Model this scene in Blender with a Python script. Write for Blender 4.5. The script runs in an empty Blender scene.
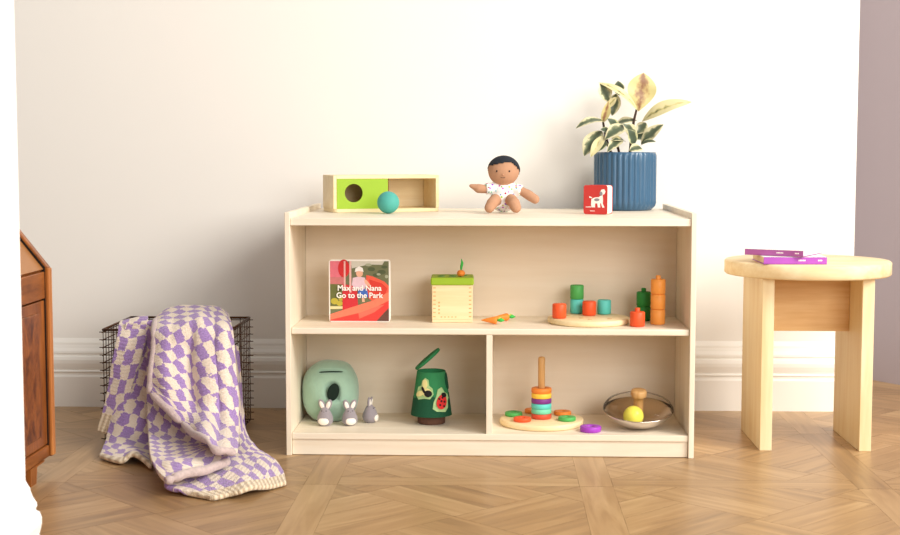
import bpy, bmesh, math, random
from mathutils import Vector, Matrix, noise
PI = math.pi
scene = bpy.context.scene
COL = scene.collection
rnd = random.Random(7)

# ------------------------------------------------------------------ materials
def lin(c):
    return tuple((v/12.92 if v <= .04045 else ((v+.055)/1.055)**2.4) for v in c)
def rgb(r, g, b):
    return (*lin((r/255, g/255, b/255)), 1.0)
def new_mat(name):
    m = bpy.data.materials.new(name); m.use_nodes = True
    nt = m.node_tree
    return m, nt, nt.nodes['Principled BSDF']
def plain(name, col, rough=.6, var=.06, scale=30, bump=0, metal=0, spec=.3, sheen=0, bscale=200):
    m, nt, b = new_mat(name); N, L = nt.nodes, nt.links
    tc = N.new('ShaderNodeTexCoord'); nz = N.new('ShaderNodeTexNoise')
    nz.inputs['Scale'].default_value = scale; nz.inputs['Detail'].default_value = 3
    L.new(tc.outputs['Object'], nz.inputs['Vector'])
    mx = N.new('ShaderNodeMixRGB'); mx.inputs[1].default_value = tuple(c*(1-var) for c in col[:3])+(1,)
    mx.inputs[2].default_value = tuple(min(1, c*(1+var)) for c in col[:3])+(1,)
    L.new(nz.outputs['Fac'], mx.inputs[0]); L.new(mx.outputs[0], b.inputs['Base Color'])
    b.inputs['Roughness'].default_value = rough; b.inputs['Metallic'].default_value = metal
    b.inputs['Specular IOR Level'].default_value = spec
    if sheen: b.inputs['Sheen Weight'].default_value = sheen
    if bump:
        n2 = N.new('ShaderNodeTexNoise'); n2.inputs['Scale'].default_value = bscale; n2.inputs['Detail'].default_value = 4
        L.new(tc.outputs['Object'], n2.inputs['Vector'])
        bp = N.new('ShaderNodeBump'); bp.inputs['Strength'].default_value = bump; bp.inputs['Distance'].default_value = .002
        L.new(n2.outputs['Fac'], bp.inputs['Height']); L.new(bp.outputs[0], b.inputs['Normal'])
    return m
def wood(name, c1, c2, axis='X', rough=.5, freq=26, spec=.3, stretch=12):
    m, nt, b = new_mat(name); N, L = nt.nodes, nt.links
    tc = N.new('ShaderNodeTexCoord'); mp = N.new('ShaderNodeMapping')
    s = [freq, freq, freq]; s['XYZ'.index(axis)] = freq/stretch
    mp.inputs['Scale'].default_value = s
    L.new(tc.outputs['Object'], mp.inputs['Vector'])
    nz = N.new('ShaderNodeTexNoise'); nz.inputs['Scale'].default_value = 1; nz.inputs['Detail'].default_value = 6
    nz.inputs['Distortion'].default_value = .6
    L.new(mp.outputs[0], nz.inputs['Vector'])
    n2 = N.new('ShaderNodeTexNoise'); n2.inputs['Scale'].default_value = 5; n2.inputs['Detail'].default_value = 3
    L.new(mp.outputs[0], n2.inputs['Vector'])
    ad = N.new('ShaderNodeMath'); ad.operation = 'MULTIPLY_ADD'; ad.inputs[1].default_value = .4
    L.new(n2.outputs['Fac'], ad.inputs[0]); L.new(nz.outputs['Fac'], ad.inputs[2])
    r = N.new('ShaderNodeValToRGB'); r.color_ramp.elements[0].position = .5; r.color_ramp.elements[1].position = .9
    r.color_ramp.elements[0].color = c1; r.color_ramp.elements[1].color = c2
    L.new(ad.outputs[0], r.inputs[0]); L.new(r.outputs[0], b.inputs['Base Color'])
    b.inputs['Roughness'].default_value = rough; b.inputs['Specular IOR Level'].default_value = spec
    return m

M = {}
M['wall'] = plain('wall_paint', rgb(243, 239, 233), .85, .012, 3, .05, bscale=90)
M['trim'] = plain('trim_paint', rgb(244, 240, 233), .45, .01, 4)
M['white_trim'] = plain('white_partition_paint', rgb(252, 251, 249), .7, .005, 4)
M['shadewall'] = plain('shaded_alcove_paint', rgb(184, 174, 180), .85, .03, 2)  # shade of the recess put into the wall colour as cool grey
for ax in 'XYZ':
    M['birch'+ax] = wood('birch_'+ax, rgb(234, 219, 196), rgb(244, 233, 214), ax, .5, 22)
    M['pine'+ax] = wood('pine_'+ax, rgb(230, 202, 152), rgb(243, 224, 184), ax, .5, 24)
    M['walnut'+ax] = wood('walnut_'+ax, rgb(112, 58, 22), rgb(166, 98, 44), ax, .3, 30, .5, 6)
M['back'] = wood('birch_back', rgb(234, 217, 194), rgb(240, 226, 206), 'X', .6, 14)
M['maple'] = wood('maple_toy', rgb(236, 210, 160), rgb(246, 226, 184), 'X', .45, 40)
M['beech'] = wood('beech_toy', rgb(206, 156, 96), rgb(226, 182, 124), 'Z', .45, 60)
M['crossbar'] = wood('pine_crossbar', rgb(214, 166, 108), rgb(234, 196, 142), 'X', .5, 24)
M['burl'] = wood('burl_walnut', rgb(84, 42, 16), rgb(160, 92, 40), 'Z', .3, 34, .4, 1.6)
M['lidwood'] = plain('dusty_walnut', rgb(168, 112, 62), .35, .12, 14, spec=.5)
M['edgewood'] = wood('walnut_edge', rgb(176, 104, 48), rgb(206, 136, 72), 'Z', .35, 30, .5)
M['dark'] = plain('dark_gap', rgb(26, 16, 10), .8)
M['wire'] = plain('bronze_wire', rgb(92, 62, 44), .38, .2, 60, metal=.8)
M['green'] = plain('lime_paint', rgb(156, 190, 48), .5, .03)
M['holebrown'] = plain('hole_brown', rgb(120, 66, 28), .7)
M['teal'] = plain('teal_rubber', rgb(80, 170, 158), .6, .04, 60, .15)
M['tealpaint'] = plain('teal_paint', rgb(100, 212, 202), .45, .03)
M['mint'] = plain('mint_paint', rgb(122, 214, 178), .45, .03)
M['greenpaint'] = plain('green_paint', rgb(84, 178, 92), .45, .04)
M['dkgreenpaint'] = plain('deep_green_paint', rgb(46, 142, 62), .45, .04)
M['redpaint'] = plain('vermilion_paint', rgb(236, 90, 46), .45, .04)
M['ringred'] = plain('red_ring_paint', rgb(214, 84, 58), .45, .04)
M['orangepaint'] = plain('orange_paint', rgb(250, 164, 76), .45, .04)
M['ringorange'] = plain('orange_ring_paint', rgb(238, 138, 58), .45, .04)
M['yellowpaint'] = plain('yellow_paint', rgb(250, 206, 76), .45, .04)
M['purplepaint'] = plain('purple_paint', rgb(130, 58, 140), .45, .04)
M['violet'] = plain('violet_paint', rgb(168, 70, 196), .4, .04)
M['carrot'] = plain('carrot_paint', rgb(240, 140, 56), .5, .06)
M['leafgreen'] = plain('felt_leaf', rgb(70, 190, 84), .8, .06)
M['leaflime'] = plain('felt_leaf_lime', rgb(196, 214, 90), .8, .06)
M['felt'] = plain('mint_felt', rgb(160, 194, 172), .95, .08, 60, .6, sheen=.4, bscale=120)
M['feltdark'] = plain('dark_felt', rgb(24, 40, 32), .95, .2, 80)
M['greyfelt'] = plain('grey_felt', rgb(150, 142, 148), .95, .1, 90, .5, sheen=.4)
M['whitefelt'] = plain('white_felt', rgb(246, 238, 228), .95, .03, 90, .3)
M['black'] = plain('black_thread', rgb(28, 24, 26), .7)
M['hair'] = plain('black_felt_hair', rgb(38, 42, 50), .9, .15, 60, .3)
M['skin'] = plain('brown_doll_cloth', rgb(188, 142, 112), .85, .05, 40, .2)
M['bag_l'] = plain('leaf_green_felt', rgb(54, 138, 88), .9, .06, 80, .3)
M['bag_d'] = plain('forest_green_felt', rgb(28, 84, 58), .9, .08, 80, .3)
M['trunk'] = plain('brown_felt', rgb(104, 72, 58), .9, .08, 80, .3)
M['patch'] = plain('pale_green_felt', rgb(176, 210, 150), .9, .05, 80)
M['pale'] = plain('pale_yellow_felt', rgb(240, 230, 160), .9, .05, 80)
M['bugred'] = plain('ladybird_red', rgb(222, 52, 52), .8, .05)
M['redcover'] = plain('red_cover', rgb(206, 62, 58), .4, .03)
M['page'] = plain('page_white', rgb(250, 246, 238), .7, .02)
M['pagecream'] = plain('page_cream', rgb(226, 206, 168), .7, .05)
M['purplebook'] = plain('plum_cover', rgb(168, 92, 156), .4, .05)
M['violetbook'] = plain('violet_cover', rgb(172, 82, 186), .4, .05)
M['palecover'] = plain('pale_cover', rgb(248, 243, 240), .5, .02)
M['yellowball'] = plain('yellow_ball', rgb(240, 232, 96), .3, .03)
M['pot'] = plain('blue_glaze', rgb(62, 98, 128), .24, .08, 14, spec=.5)
M['soil'] = plain('soil', rgb(50, 38, 30), .95, .3, 90, .8)
M['stem'] = plain('plant_stem', rgb(62, 44, 36), .7)
def metal_mat():
    m, nt, b = new_mat('polished_steel')
    b.inputs['Base Color'].default_value = rgb(222, 212, 202); b.inputs['Metallic'].default_value = 1
    b.inputs['Roughness'].default_value = .22
    return m
M['steel'] = metal_mat()
def dome_mat():
    m, nt, b = new_mat('clear_dome')
    N, L = nt.nodes, nt.links
    tr = N.new('ShaderNodeBsdfTransparent'); gl = N.new('ShaderNodeBsdfGlossy'); gl.inputs['Roughness'].default_value = .04
    tr.inputs[0].default_value = (.97, .96, .94, 1)
    lw = N.new('ShaderNodeLayerWeight'); lw.inputs[0].default_value = .1
    mx = N.new('ShaderNodeMixShader'); L.new(lw.outputs['Fresnel'], mx.inputs[0])
    L.new(tr.outputs[0], mx.inputs[1]); L.new(gl.outputs[0], mx.inputs[2])
    L.new(mx.outputs[0], N['Material Output'].inputs[0])
    return m
M['dome'] = dome_mat()

def floor_mat():
    m, nt, b = new_mat('oak_parquet'); N, L = nt.nodes, nt.links
    uv = N.new('ShaderNodeUVMap'); uv.uv_map = 'UVMap'
    at = N.new('ShaderNodeAttribute'); at.attribute_name = 'tone'
    mp = N.new('ShaderNodeMapping'); mp.inputs['Scale'].default_value = (3.2, 34, 1)
    L.new(uv.outputs[0], mp.inputs['Vector'])
    nz = N.new('ShaderNodeTexNoise'); nz.inputs['Scale'].default_value = 1; nz.inputs['Detail'].default_value = 7
    nz.inputs['Distortion'].default_value = .9
    L.new(mp.outputs[0], nz.inputs['Vector'])
    ad = N.new('ShaderNodeMath'); ad.operation = 'MULTIPLY_ADD'; ad.inputs[1].default_value = .26
    L.new(at.outputs['Fac'], ad.inputs[0])
    sc = N.new('ShaderNodeMath'); sc.operation = 'MULTIPLY'; sc.inputs[1].default_value = .85
    L.new(nz.outputs['Fac'], sc.inputs[0]); L.new(sc.outputs[0], ad.inputs[2])
    r = N.new('ShaderNodeValToRGB'); e = r.color_ramp.elements
    e[0].position = .2; e[0].color = rgb(134, 104, 72); e[1].position = .85; e[1].color = rgb(196, 162, 118)
    x = e.new(.55); x.color = rgb(172, 136, 94)
    L.new(ad.outputs[0], r.inputs[0]); L.new(r.outputs[0], b.inputs['Base Color'])
    b.inputs['Roughness'].default_value = .34; b.inputs['Specular IOR Level'].default_value = .45
    return m
M['floor'] = floor_mat()

def knit_mat(name, hem):
    m, nt, b = new_mat(name); N, L = nt.nodes, nt.links
    uv = N.new('ShaderNodeUVMap'); uv.uv_map = 'UVMap'
    nd = N.new('ShaderNodeTexNoise'); nd.inputs['Scale'].default_value = 26; nd.inputs['Detail'].default_value = 6; nd.inputs['Roughness'].default_value = .72
    L.new(uv.outputs[0], nd.inputs['Vector'])
    mxv = N.new('ShaderNodeMixRGB'); mxv.blend_type = 'LINEAR_LIGHT'; mxv.inputs[0].default_value = .019
    L.new(uv.outputs[0], mxv.inputs[1]); L.new(nd.outputs['Color'], mxv.inputs[2])
    fz = N.new('ShaderNodeTexNoise'); fz.inputs['Scale'].default_value = 320; fz.inputs['Detail'].default_value = 2
    L.new(uv.outputs[0], fz.inputs['Vector'])
    if not hem:
        br = N.new('ShaderNodeTexBrick'); br.offset = .5; br.squash = 1
        br.inputs['Scale'].default_value = 1
        br.inputs['Brick Width'].default_value = .042; br.inputs['Row Height'].default_value = .026
        br.inputs['Mortar Size'].default_value = 0
        ck = N.new('ShaderNodeTexChecker'); ck.inputs['Scale'].default_value = 1
        mp = N.new('ShaderNodeMapping'); mp.inputs['Scale'].default_value = (1/.0215, 1/.037, 1); mp.inputs['Location'].default_value = (0, 0, .5)
        L.new(mxv.outputs[0], mp.inputs['Vector']); L.new(mp.outputs[0], ck.inputs['Vector'])
        ck.inputs['Color1'].default_value = rgb(164, 134, 190); ck.inputs['Color2'].default_value = rgb(236, 220, 202)
        N.remove(br)
        src = ck.outputs['Color']
    else:
        wv = N.new('ShaderNodeTexWave'); wv.bands_direction = 'X'; wv.inputs['Scale'].default_value = 22
        L.new(uv.outputs[0], wv.inputs['Vector'])
        r = N.new('ShaderNodeMixRGB'); r.inputs[1].default_value = rgb(196, 172, 142); r.inputs[2].default_value = rgb(240, 224, 196)
        L.new(wv.outputs['Fac'], r.inputs[0]); src = r.outputs[0]
    mul = N.new('ShaderNodeMixRGB'); mul.blend_type = 'OVERLAY'; mul.inputs[0].default_value = .55
    L.new(src, mul.inputs[1]); L.new(fz.outputs['Fac'], mul.inputs[2])
    L.new(mul.outputs[0], b.inputs['Base Color'])
    b.inputs['Roughness'].default_value = .95; b.inputs['Sheen Weight'].default_value = .3; b.inputs['Specular IOR Level'].default_value = .1
    w2 = N.new('ShaderNodeTexWave'); w2.bands_direction = 'Y'; w2.inputs['Scale'].default_value = 34; w2.inputs['Distortion'].default_value = 4; w2.inputs['Detail Scale'].default_value = 6
    L.new(uv.outputs[0], w2.inputs['Vector'])
    a2 = N.new('ShaderNodeMath'); a2.operation = 'ADD'; L.new(w2.outputs['Fac'], a2.inputs[0]); L.new(fz.outputs['Fac'], a2.inputs[1])
    bp = N.new('ShaderNodeBump'); bp.inputs['Strength'].default_value = .5; bp.inputs['Distance'].default_value = .003
    L.new(a2.outputs[0], bp.inputs['Height']); L.new(bp.outputs[0], b.inputs['Normal'])
    return m
M['selvedge'] = plain('selvedge_wool', rgb(198, 178, 174), .95, .3, 120, .8, sheen=.3, bscale=260)
M['knit'] = knit_mat('checked_knit', False); M['hem'] = knit_mat('ribbed_hem', True)

def leaf_mat(name, mid, edge, blotch, thr):
    m, nt, b = new_mat(name); N, L = nt.nodes, nt.links
    uv = N.new('ShaderNodeUVMap'); uv.uv_map = 'UVMap'
    sp = N.new('ShaderNodeSeparateXYZ'); L.new(uv.outputs[0], sp.inputs[0])
    s1 = N.new('ShaderNodeMath'); s1.operation = 'SUBTRACT'; s1.inputs[1].default_value = .5; L.new(sp.outputs[0], s1.inputs[0])
    ab = N.new('ShaderNodeMath'); ab.operation = 'ABSOLUTE'; L.new(s1.outputs[0], ab.inputs[0])
    nz = N.new('ShaderNodeTexNoise'); nz.inputs['Scale'].default_value = 5; nz.inputs['Detail'].default_value = 3
    tc = N.new('ShaderNodeTexCoord'); mp = N.new('ShaderNodeMapping'); mp.inputs['Scale'].default_value = (14, 14, 14)
    L.new(tc.outputs['Object'], mp.inputs[0]); L.new(mp.outputs[0], nz.inputs['Vector'])
    ad = N.new('ShaderNodeMath'); ad.operation = 'MULTIPLY_ADD'; ad.inputs[1].default_value = .55
    L.new(nz.outputs['Fac'], ad.inputs[0]); L.new(ab.outputs[0], ad.inputs[2])
    r = N.new('ShaderNodeValToRGB'); e = r.color_ramp.elements
    e[0].position = thr-.16; e[0].color = mid; e[1].position = thr+.05; e[1].color = edge
    x = e.new(thr-.03); x.color = blotch
    L.new(ad.outputs[0], r.inputs[0]); L.new(r.outputs[0], b.inputs['Base Color'])
    b.inputs['Roughness'].default_value = .4
    b.inputs['Subsurface Weight'].default_value = 0
    return m
M['leaf_pink'] = leaf_mat('leaf_rosy', rgb(146, 108, 78), rgb(206, 196, 136), rgb(196, 172, 118), .50)
M['leaf_cream'] = leaf_mat('leaf_cream', rgb(104, 108, 74), rgb(214, 204, 156), rgb(200, 188, 128), .36)
M['leaf_green'] = leaf_mat('leaf_green', rgb(82, 94, 72), rgb(214, 206, 168), rgb(126, 132, 100), .56)
M['leaf_dark'] = leaf_mat('leaf_dark', rgb(74, 88, 70), rgb(196, 196, 150), rgb(96, 108, 84), .68)

def onesie_mat():
    m, nt, b = new_mat('spotted_cotton'); N, L = nt.nodes, nt.links
    tc = N.new('ShaderNodeTexCoord'); v = N.new('ShaderNodeTexVoronoi'); v.inputs['Scale'].default_value = 120
    L.new(tc.outputs['Object'], v.inputs['Vector'])
    lt = N.new('ShaderNodeMath'); lt.operation = 'LESS_THAN'; lt.inputs[1].default_value = .33; L.new(v.outputs['Distance'], lt.inputs[0])
    hs = N.new('ShaderNodeHueSaturation'); hs.inputs['Saturation'].default_value = 1.3; hs.inputs['Value'].default_value = .75
    L.new(v.outputs['Color'], hs.inputs['Color'])
    mx = N.new('ShaderNodeMixRGB'); mx.inputs[1].default_value = rgb(248, 243, 240)
    L.new(lt.outputs[0], mx.inputs[0]); L.new(hs.outputs[0], mx.inputs[2]); L.new(mx.outputs[0], b.inputs['Base Color'])
    b.inputs['Roughness'].default_value = .9
    return m
M['onesie'] = onesie_mat()

# ------------------------------------------------------------------ mesh helpers
class B:
    """Collects shapes in one bmesh and links them as ONE mesh object."""
    def __init__(s):
        s.b = bmesh.new(); s.mats = []
    def mi(s, mat):
        if mat not in s.mats: s.mats.append(mat)
        return s.mats.index(mat)
    def _fin(s, faces, mat, smooth):
        i = s.mi(mat)
        for f in faces: f.material_index = i; f.smooth = smooth
    def box(s, x0, x1, y0, y1, z0, z1, mat, bev=.0, seg=2, mx=None):
        t = bmesh.new()
        vs = [t.verts.new((x, y, z)) for x in (x0, x1) for y in (y0, y1) for z in (z0, z1)]
        for q in ((0,1,3,2),(4,6,7,5),(0,4,5,1),(2,3,7,6),(0,2,6,4),(1,5,7,3)):
            t.faces.new([vs[i] for i in q])
        if bev: bmesh.ops.bevel(t, geom=t.edges[:], offset=bev, segments=seg, profile=.5, affect='EDGES')
        return s.merge(t, mat, False, mx)
    def merge(s, t, mat, smooth, mx=None):
        bmesh.ops.recalc_face_normals(t, faces=t.faces[:])
        if mx is not None: bmesh.ops.transform(t, matrix=mx, verts=t.verts[:])
        mp = {v: s.b.verts.new(v.co) for v in t.verts}
        fs = []
        for f in t.faces:
            try: fs.append(s.b.faces.new([mp[v] for v in f.verts]))
            except ValueError: pass
        t.free(); s._fin(fs, mat, smooth); return s
    def lathe(s, prof, mat, seg=40, c=(0,0,0), mx=None, smooth=True, flute=None, arc=None):
        t = bmesh.new(); rings = []
        for r, z in prof:
            if r < 1e-6: rings.append([t.verts.new((0, 0, z))])
            else:
                ring = []
                for k in range(seg):
                    a = 2*PI*k/seg; rr = r*(flute(a, z) if flute else 1)
                    ring.append(t.verts.new((rr*math.cos(a), rr*math.sin(a), z)))
                rings.append(ring)
        for A, C in zip(rings, rings[1:]):
            for k in range(seg):
                k2 = (k+1) % seg
                if len(A) == 1 and len(C) == 1: continue
                if len(A) == 1: t.faces.new((A[0], C[k2], C[k]))
                elif len(C) == 1: t.faces.new((A[k], A[k2], C[0]))
                else: t.faces.new((A[k], A[k2], C[k2], C[k]))
        for v in t.verts: v.co += Vector(c)
        return s.merge(t, mat, smooth, mx)
    def ball(s, c, r, mat, mx=None, u=28, v=16):
        if not hasattr(r, '__len__'): r = (r, r, r)
        t = bmesh.new(); bmesh.ops.create_uvsphere(t, u_segments=u, v_segments=v, radius=1)
        for w in t.verts: w.co = Vector((w.co.x*r[0], w.co.y*r[1], w.co.z*r[2]))
        if mx is not None: bmesh.ops.transform(t, matrix=mx, verts=t.verts[:])
        for w in t.verts: w.co += Vector(c)
        return s.merge(t, mat, True)
    def tube(s, pts, r, mat, seg=8, closed=False):
        pts = [Vector(p) for p in pts]; n = len(pts)
        rad = r if hasattr(r, '__len__') else [r]*n
        t = bmesh.new(); rings = []; ref = None
        for i, p in enumerate(pts):
            if closed: d = pts[(i+1) % n]-pts[i-1]
            else: d = pts[min(i+1, n-1)]-pts[max(i-1, 0)]
            d.normalize()
            if ref is None: ref = d.orthogonal().normalized()
            ref = (ref-d*ref.dot(d))
            ref = ref.normalized() if ref.length > 1e-6 else d.orthogonal().normalized()
            w = d.cross(ref)
            rings.append([t.verts.new(p+(ref*math.cos(2*PI*k/seg)+w*math.sin(2*PI*k/seg))*rad[i]) for k in range(seg)])
        for i in range(n if closed else n-1):
            A, C = rings[i], rings[(i+1) % n]
            for k in range(seg): t.faces.new((A[k], A[(k+1) % seg], C[(k+1) % seg], C[k]))
        if not closed: t.faces.new(rings[0]); t.faces.new(rings[-1])
        return s.merge(t, mat, True)
    def prism(s, poly, d0, d1, mat, plane='XZ', mx=None, smooth=False, bev=0):
        """polygon in a plane, extruded from d0 to d1 along the remaining axis"""
        t = bmesh.new()
        def P(a, b, d): return {'XZ': (a, d, b), 'XY': (a, b, d), 'YZ': (d, a, b)}[plane]
        A = [t.verts.new(P(a, b, d0)) for a, b in poly]; C = [t.verts.new(P(a, b, d1)) for a, b in poly]
        n = len(poly); t.faces.new(A); t.faces.new(C[::-1])
        for i in range(n): t.faces.new((A[i], A[(i+1) % n], C[(i+1) % n], C[i]))
        if bev:
            ed = [e for e in t.edges if (e.verts[0] in A) == (e.verts[1] in A)]
            bmesh.ops.bevel(t, geom=ed, offset=bev, segments=2, profile=.5, affect='EDGES')
        return s.merge(t, mat, smooth, mx)
    def build(s, name, parent=None, label=None, weld=False, mods=()):
        me = bpy.data.meshes.new(name)
        s.b.to_mesh(me); s.b.free()
        for m in s.mats: me.materials.append(m)
        o = bpy.data.objects.new(name, me); COL.objects.link(o)
        if parent is not None: o.parent = parent
        if label: o['label'] = label
        return o
def empty(name, label, cat, loc=(0,0,0), rz=0, group=None):
    o = bpy.data.objects.new(name, None); COL.objects.link(o); o.empty_display_size = .05
    o.location = loc; o.rotation_euler = (0, 0, rz)
    o['label'] = label; o['category'] = cat
    if group: o['group'] = group
    return o
def tag(o, label, cat, loc=None, rz=None, group=None):
    o['label'] = label; o['category'] = cat
    if group: o['group'] = group
    if loc is not None: o.location = loc
    if rz is not None: o.rotation_euler = (0, 0, rz)
    return o
def struct(o, label=None, cat=None):
    o['kind'] = 'structure'
    if label: o['label'] = label
    if cat: o['category'] = cat
    return o
def RZ(a): return Matrix.Rotation(a, 4, 'Z')
def T(x, y, z): return Matrix.Translation((x, y, z))
def ell(cx, cy, rx, ry, n=20, rot=0):
    return [(cx+rx*math.cos(2*PI*k/n)*math.cos(rot)-ry*math.sin(2*PI*k/n)*math.sin(rot),
             cy+rx*math.cos(2*PI*k/n)*math.sin(rot)+ry*math.sin(2*PI*k/n)*math.cos(rot)) for k in range(n)]
def rrect(x0, x1, y0, y1, r, n=5):
    out = []
    for cx, cy, a0 in ((x1-r, y1-r, 0), (x0+r, y1-r, PI/2), (x0+r, y0+r, PI), (x1-r, y0+r, 1.5*PI)):
        for k in range(n+1):
            a = a0+PI/2*k/n; out.append((cx+r*math.cos(a), cy+r*math.sin(a)))
    return out
def ribbon_text(body, size, mat, name, parent, loc, rot=(PI/2, 0, 0), align='CENTER', thick=.0004, bold=.0):
    cu = bpy.data.curves.new(name, 'FONT'); cu.body = body; cu.size = size; cu.align_x = align
    cu.extrude = thick; cu.offset = bold
    tmp = bpy.data.objects.new(name+'_curve', cu); COL.objects.link(tmp)
    bpy.context.view_layer.update()
    dg = bpy.context.evaluated_depsgraph_get()
    me = bpy.data.meshes.new_from_object(tmp.evaluated_get(dg))
    bpy.data.objects.remove(tmp); bpy.data.curves.remove(cu)
    me.materials.clear(); me.materials.append(mat)
    o = bpy.data.objects.new(name, me); COL.objects.link(o)
    o.parent = parent; o.location = loc; o.rotation_euler = rot
    return o

# ------------------------------------------------------------------ the setting
def clip(poly, x0, x1, y0, y1):
    for ax, lim, sg in ((0, x0, 1), (0, x1, -1), (1, y0, 1), (1, y1, -1)):
        out = []
        for i in range(len(poly)):
            p, q = poly[i-1], poly[i]
            dp, dq = (p[ax]-lim)*sg, (q[ax]-lim)*sg
            if (dp >= 0) != (dq >= 0):
                t = dp/(dp-dq); out.append((p[0]+(q[0]-p[0])*t, p[1]+(q[1]-p[1])*t))
            if dq >= 0: out.append(q)
        poly = out
        if len(poly) < 3: return []
    return poly
def make_floor():
    b = bmesh.new(); uvl = b.loops.layers.uv.new('UVMap'); tl = b.verts.layers.float.new('tone')
    X0, X1, Y0, Y1 = -2.4, 2.3, -3.2, 2.4
    def plank(poly, ang, tone=None):
        poly = clip(poly, X0, X1, Y0, Y1)
        if len(poly) < 3: return
        cx = sum(p[0] for p in poly)/len(poly); cy = sum(p[1] for p in poly)/len(poly)
        tone = rnd.random() if tone is None else tone
        ou, ov = rnd.random()*20, rnd.random()*20
        vs = []
        for x, y in poly:
            dx, dy = x-cx, y-cy; d = math.hypot(dx, dy) or 1; k = max(0, 1-.0006/d)
            v = b.verts.new((cx+dx*k, cy+dy*k, 0)); v[tl] = tone; vs.append(v)
        f = b.faces.new(vs)
        ca, sa = math.cos(ang), math.sin(ang)
        for l in f.loops:
            x, y = l.vert.co.x-cx, l.vert.co.y-cy
            l[uvl].uv = (ou+x*ca+y*sa, ov-x*sa+y*ca)
    P, w = .62, .075; ox, oy = .205, -.30
    R2 = math.sqrt(.5)
    for i in range(-5, 5):
        for j in range(-6, 6):
            fx, fy = ox+i*P, oy+j*P
            # frame planks: one deep plank right through, cross planks butted between
            plank([(fx, fy), (fx+w, fy), (fx+w, fy+P), (fx, fy+P)], PI/2)
            plank([(fx+w, fy), (fx+P, fy), (fx+P, fy+w), (fx+w, fy+w)], 0)
            a0, a1, b0, b1 = fx+w, fx+P, fy+w, fy+P
            mx_, my_ = (a0+a1)/2, (b0+b1)/2; c = .285
            for u in range(-4, 4):
                for v in range(-4, 4):
                    for k in range(3):
                        if (u+v) % 2: q = [(u*c, v*c+k*c/3), ((u+1)*c, v*c+k*c/3), ((u+1)*c, v*c+(k+1)*c/3), (u*c, v*c+(k+1)*c/3)]; an = PI/4
                        else: q = [(u*c+k*c/3, v*c), (u*c+(k+1)*c/3, v*c), (u*c+(k+1)*c/3, (v+1)*c), (u*c+k*c/3, (v+1)*c)]; an = -PI/4
                        q = [(mx_+(x-y)*R2, my_+(x+y)*R2) for x, y in q]
                        q = clip(q, a0, a1, b0, b1)
                        if len(q) >= 3: plank(q, an)
    vs = [b.verts.new(p) for p in ((X0, Y0, -.001), (X1, Y0, -.001), (X1, Y1, -.001), (X0, Y1, -.001))]
    f = b.faces.new(vs); f.material_index = 1
    bmesh.ops.recalc_face_normals(b, faces=b.faces[:])
    for f in b.faces:
        if f.normal.z < 0: f.normal_flip()
    me = bpy.data.meshes.new('floor'); b.to_mesh(me); b.free()
    me.materials.append(M['floor']); me.materials.append(M['dark2'])
    o = bpy.data.objects.new('floor', me); COL.objects.link(o)
    return struct(o)
M['dark2'] = plain('floor_joint', rgb(112, 80, 52), .8)
make_floor()
WY = .675
struct(B().box(-2.2, 1.045, WY, 1.62, 0, 2.7, M['wall']).build('wall_back'))
# angled wall of the recess on the right
aw = B(); aw.prism([(.66, 2.14), (1.80, .376), (1.90, .44), (.76, 2.2)], 0, 2.7, M['shadewall'], 'XY')
struct(aw.build('wall_right'))
PROF = [(0, 0), (.027, 0), (.027, .088), (.0235, .094), (.0235, .099), (.026, .103), (.0255, .105), (.021, .108), (.024, .118), (.0262, .128), (.0262, .138),
        (.023, .147), (.0165, .1505), (.0165, .1545), (.019, .157), (.018, .163), (.012, .172), (.0085, .181), (.0075, .187), (.004, .193), (0, .2)]
def skirting(name, path, out):
    """moulding profile swept along a floor path; out = outward normals per corner (mitred)"""
    b = bmesh.new(); rings = []
    for (x, y), (nx, ny) in zip(path, out):
        rings.append([b.verts.new((x+nx*d, y+ny*d, z)) for d, z in PROF])
    for A, C in zip(rings, rings[1:]):
        for k in range(len(PROF)-1): b.faces.new((A[k], A[k+1], C[k+1], C[k]))
    for r in (rings[0], rings[-1]): b.faces.new(r)
    bmesh.ops.recalc_face_normals(b, faces=b.faces[:])
    k = B(); k.merge(b, M['trim'], False)
    return struct(k.build(name))
skirting('baseboard_back', [(-2.2, WY), (1.045, WY), (1.045, 1.3)], [(0, -1), (1, -1), (1, 0)])
# white partition end in the left foreground, with the same moulding wrapped round its end
struct(B().box(-1.9, -.768, -1.33, -1.13, 0, 2.7, M['white_trim']).build('wall_left'))
sk = skirting('baseboard_left', [(-1.9, -1.33), (-.768, -1.33), (-.768, -1.13)], [(0, -1), (1, -1), (1, 0)])
sk.data.materials[0] = M['white_trim']

# ------------------------------------------------------------------ the open shelf
def make_shelf():
    r = empty('toy_shelf', 'low pale birch double-sided open shelf unit standing on the parquet floor', 'shelf')
    D, H, t = .6105, .6005, .013
    zt, zm, zb = .5863, .3164, .0554
    for s in (-1, 1):
        x0, x1 = (-.5, -.5+t) if s < 0 else (.5-t, .5)
        B().box(x0, x1, 0, D, 0, H, M['birchZ'], .0015).build('side_panel', r)
    i0, i1, f = -.5+t+.0006, .5-t-.0006, .0056
    B().box(i0, i1, f, D, zt-.018, zt, M['birchX'], .0012).build('top_board', r)
    B().box(i0, i1, f+.002, D-.006, zm-.0155, zm, M['birchX'], .0025).build('middle_shelf', r)
    B().box(i0, i1, f, D-.006, zb-.0155, zb, M['birchX'], .0015).build('bottom_board', r)
    B().box(-.0075, .0075, f+.003, .279, zb, zm-.0155, M['birchZ'], .001).build('divider', r)
    B().box(i0, i1, .28, .287, zb, zt-.018, M['back']).build('back_panel', r)
    B().box(i0, i1, f+.004, f+.018, 0.001, zb-.0155, M['birchX'], .001).build('plinth', r)
    return r
make_shelf()
ZT, ZM, ZB = .5863, .3164, .0554
E=.0005

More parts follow.
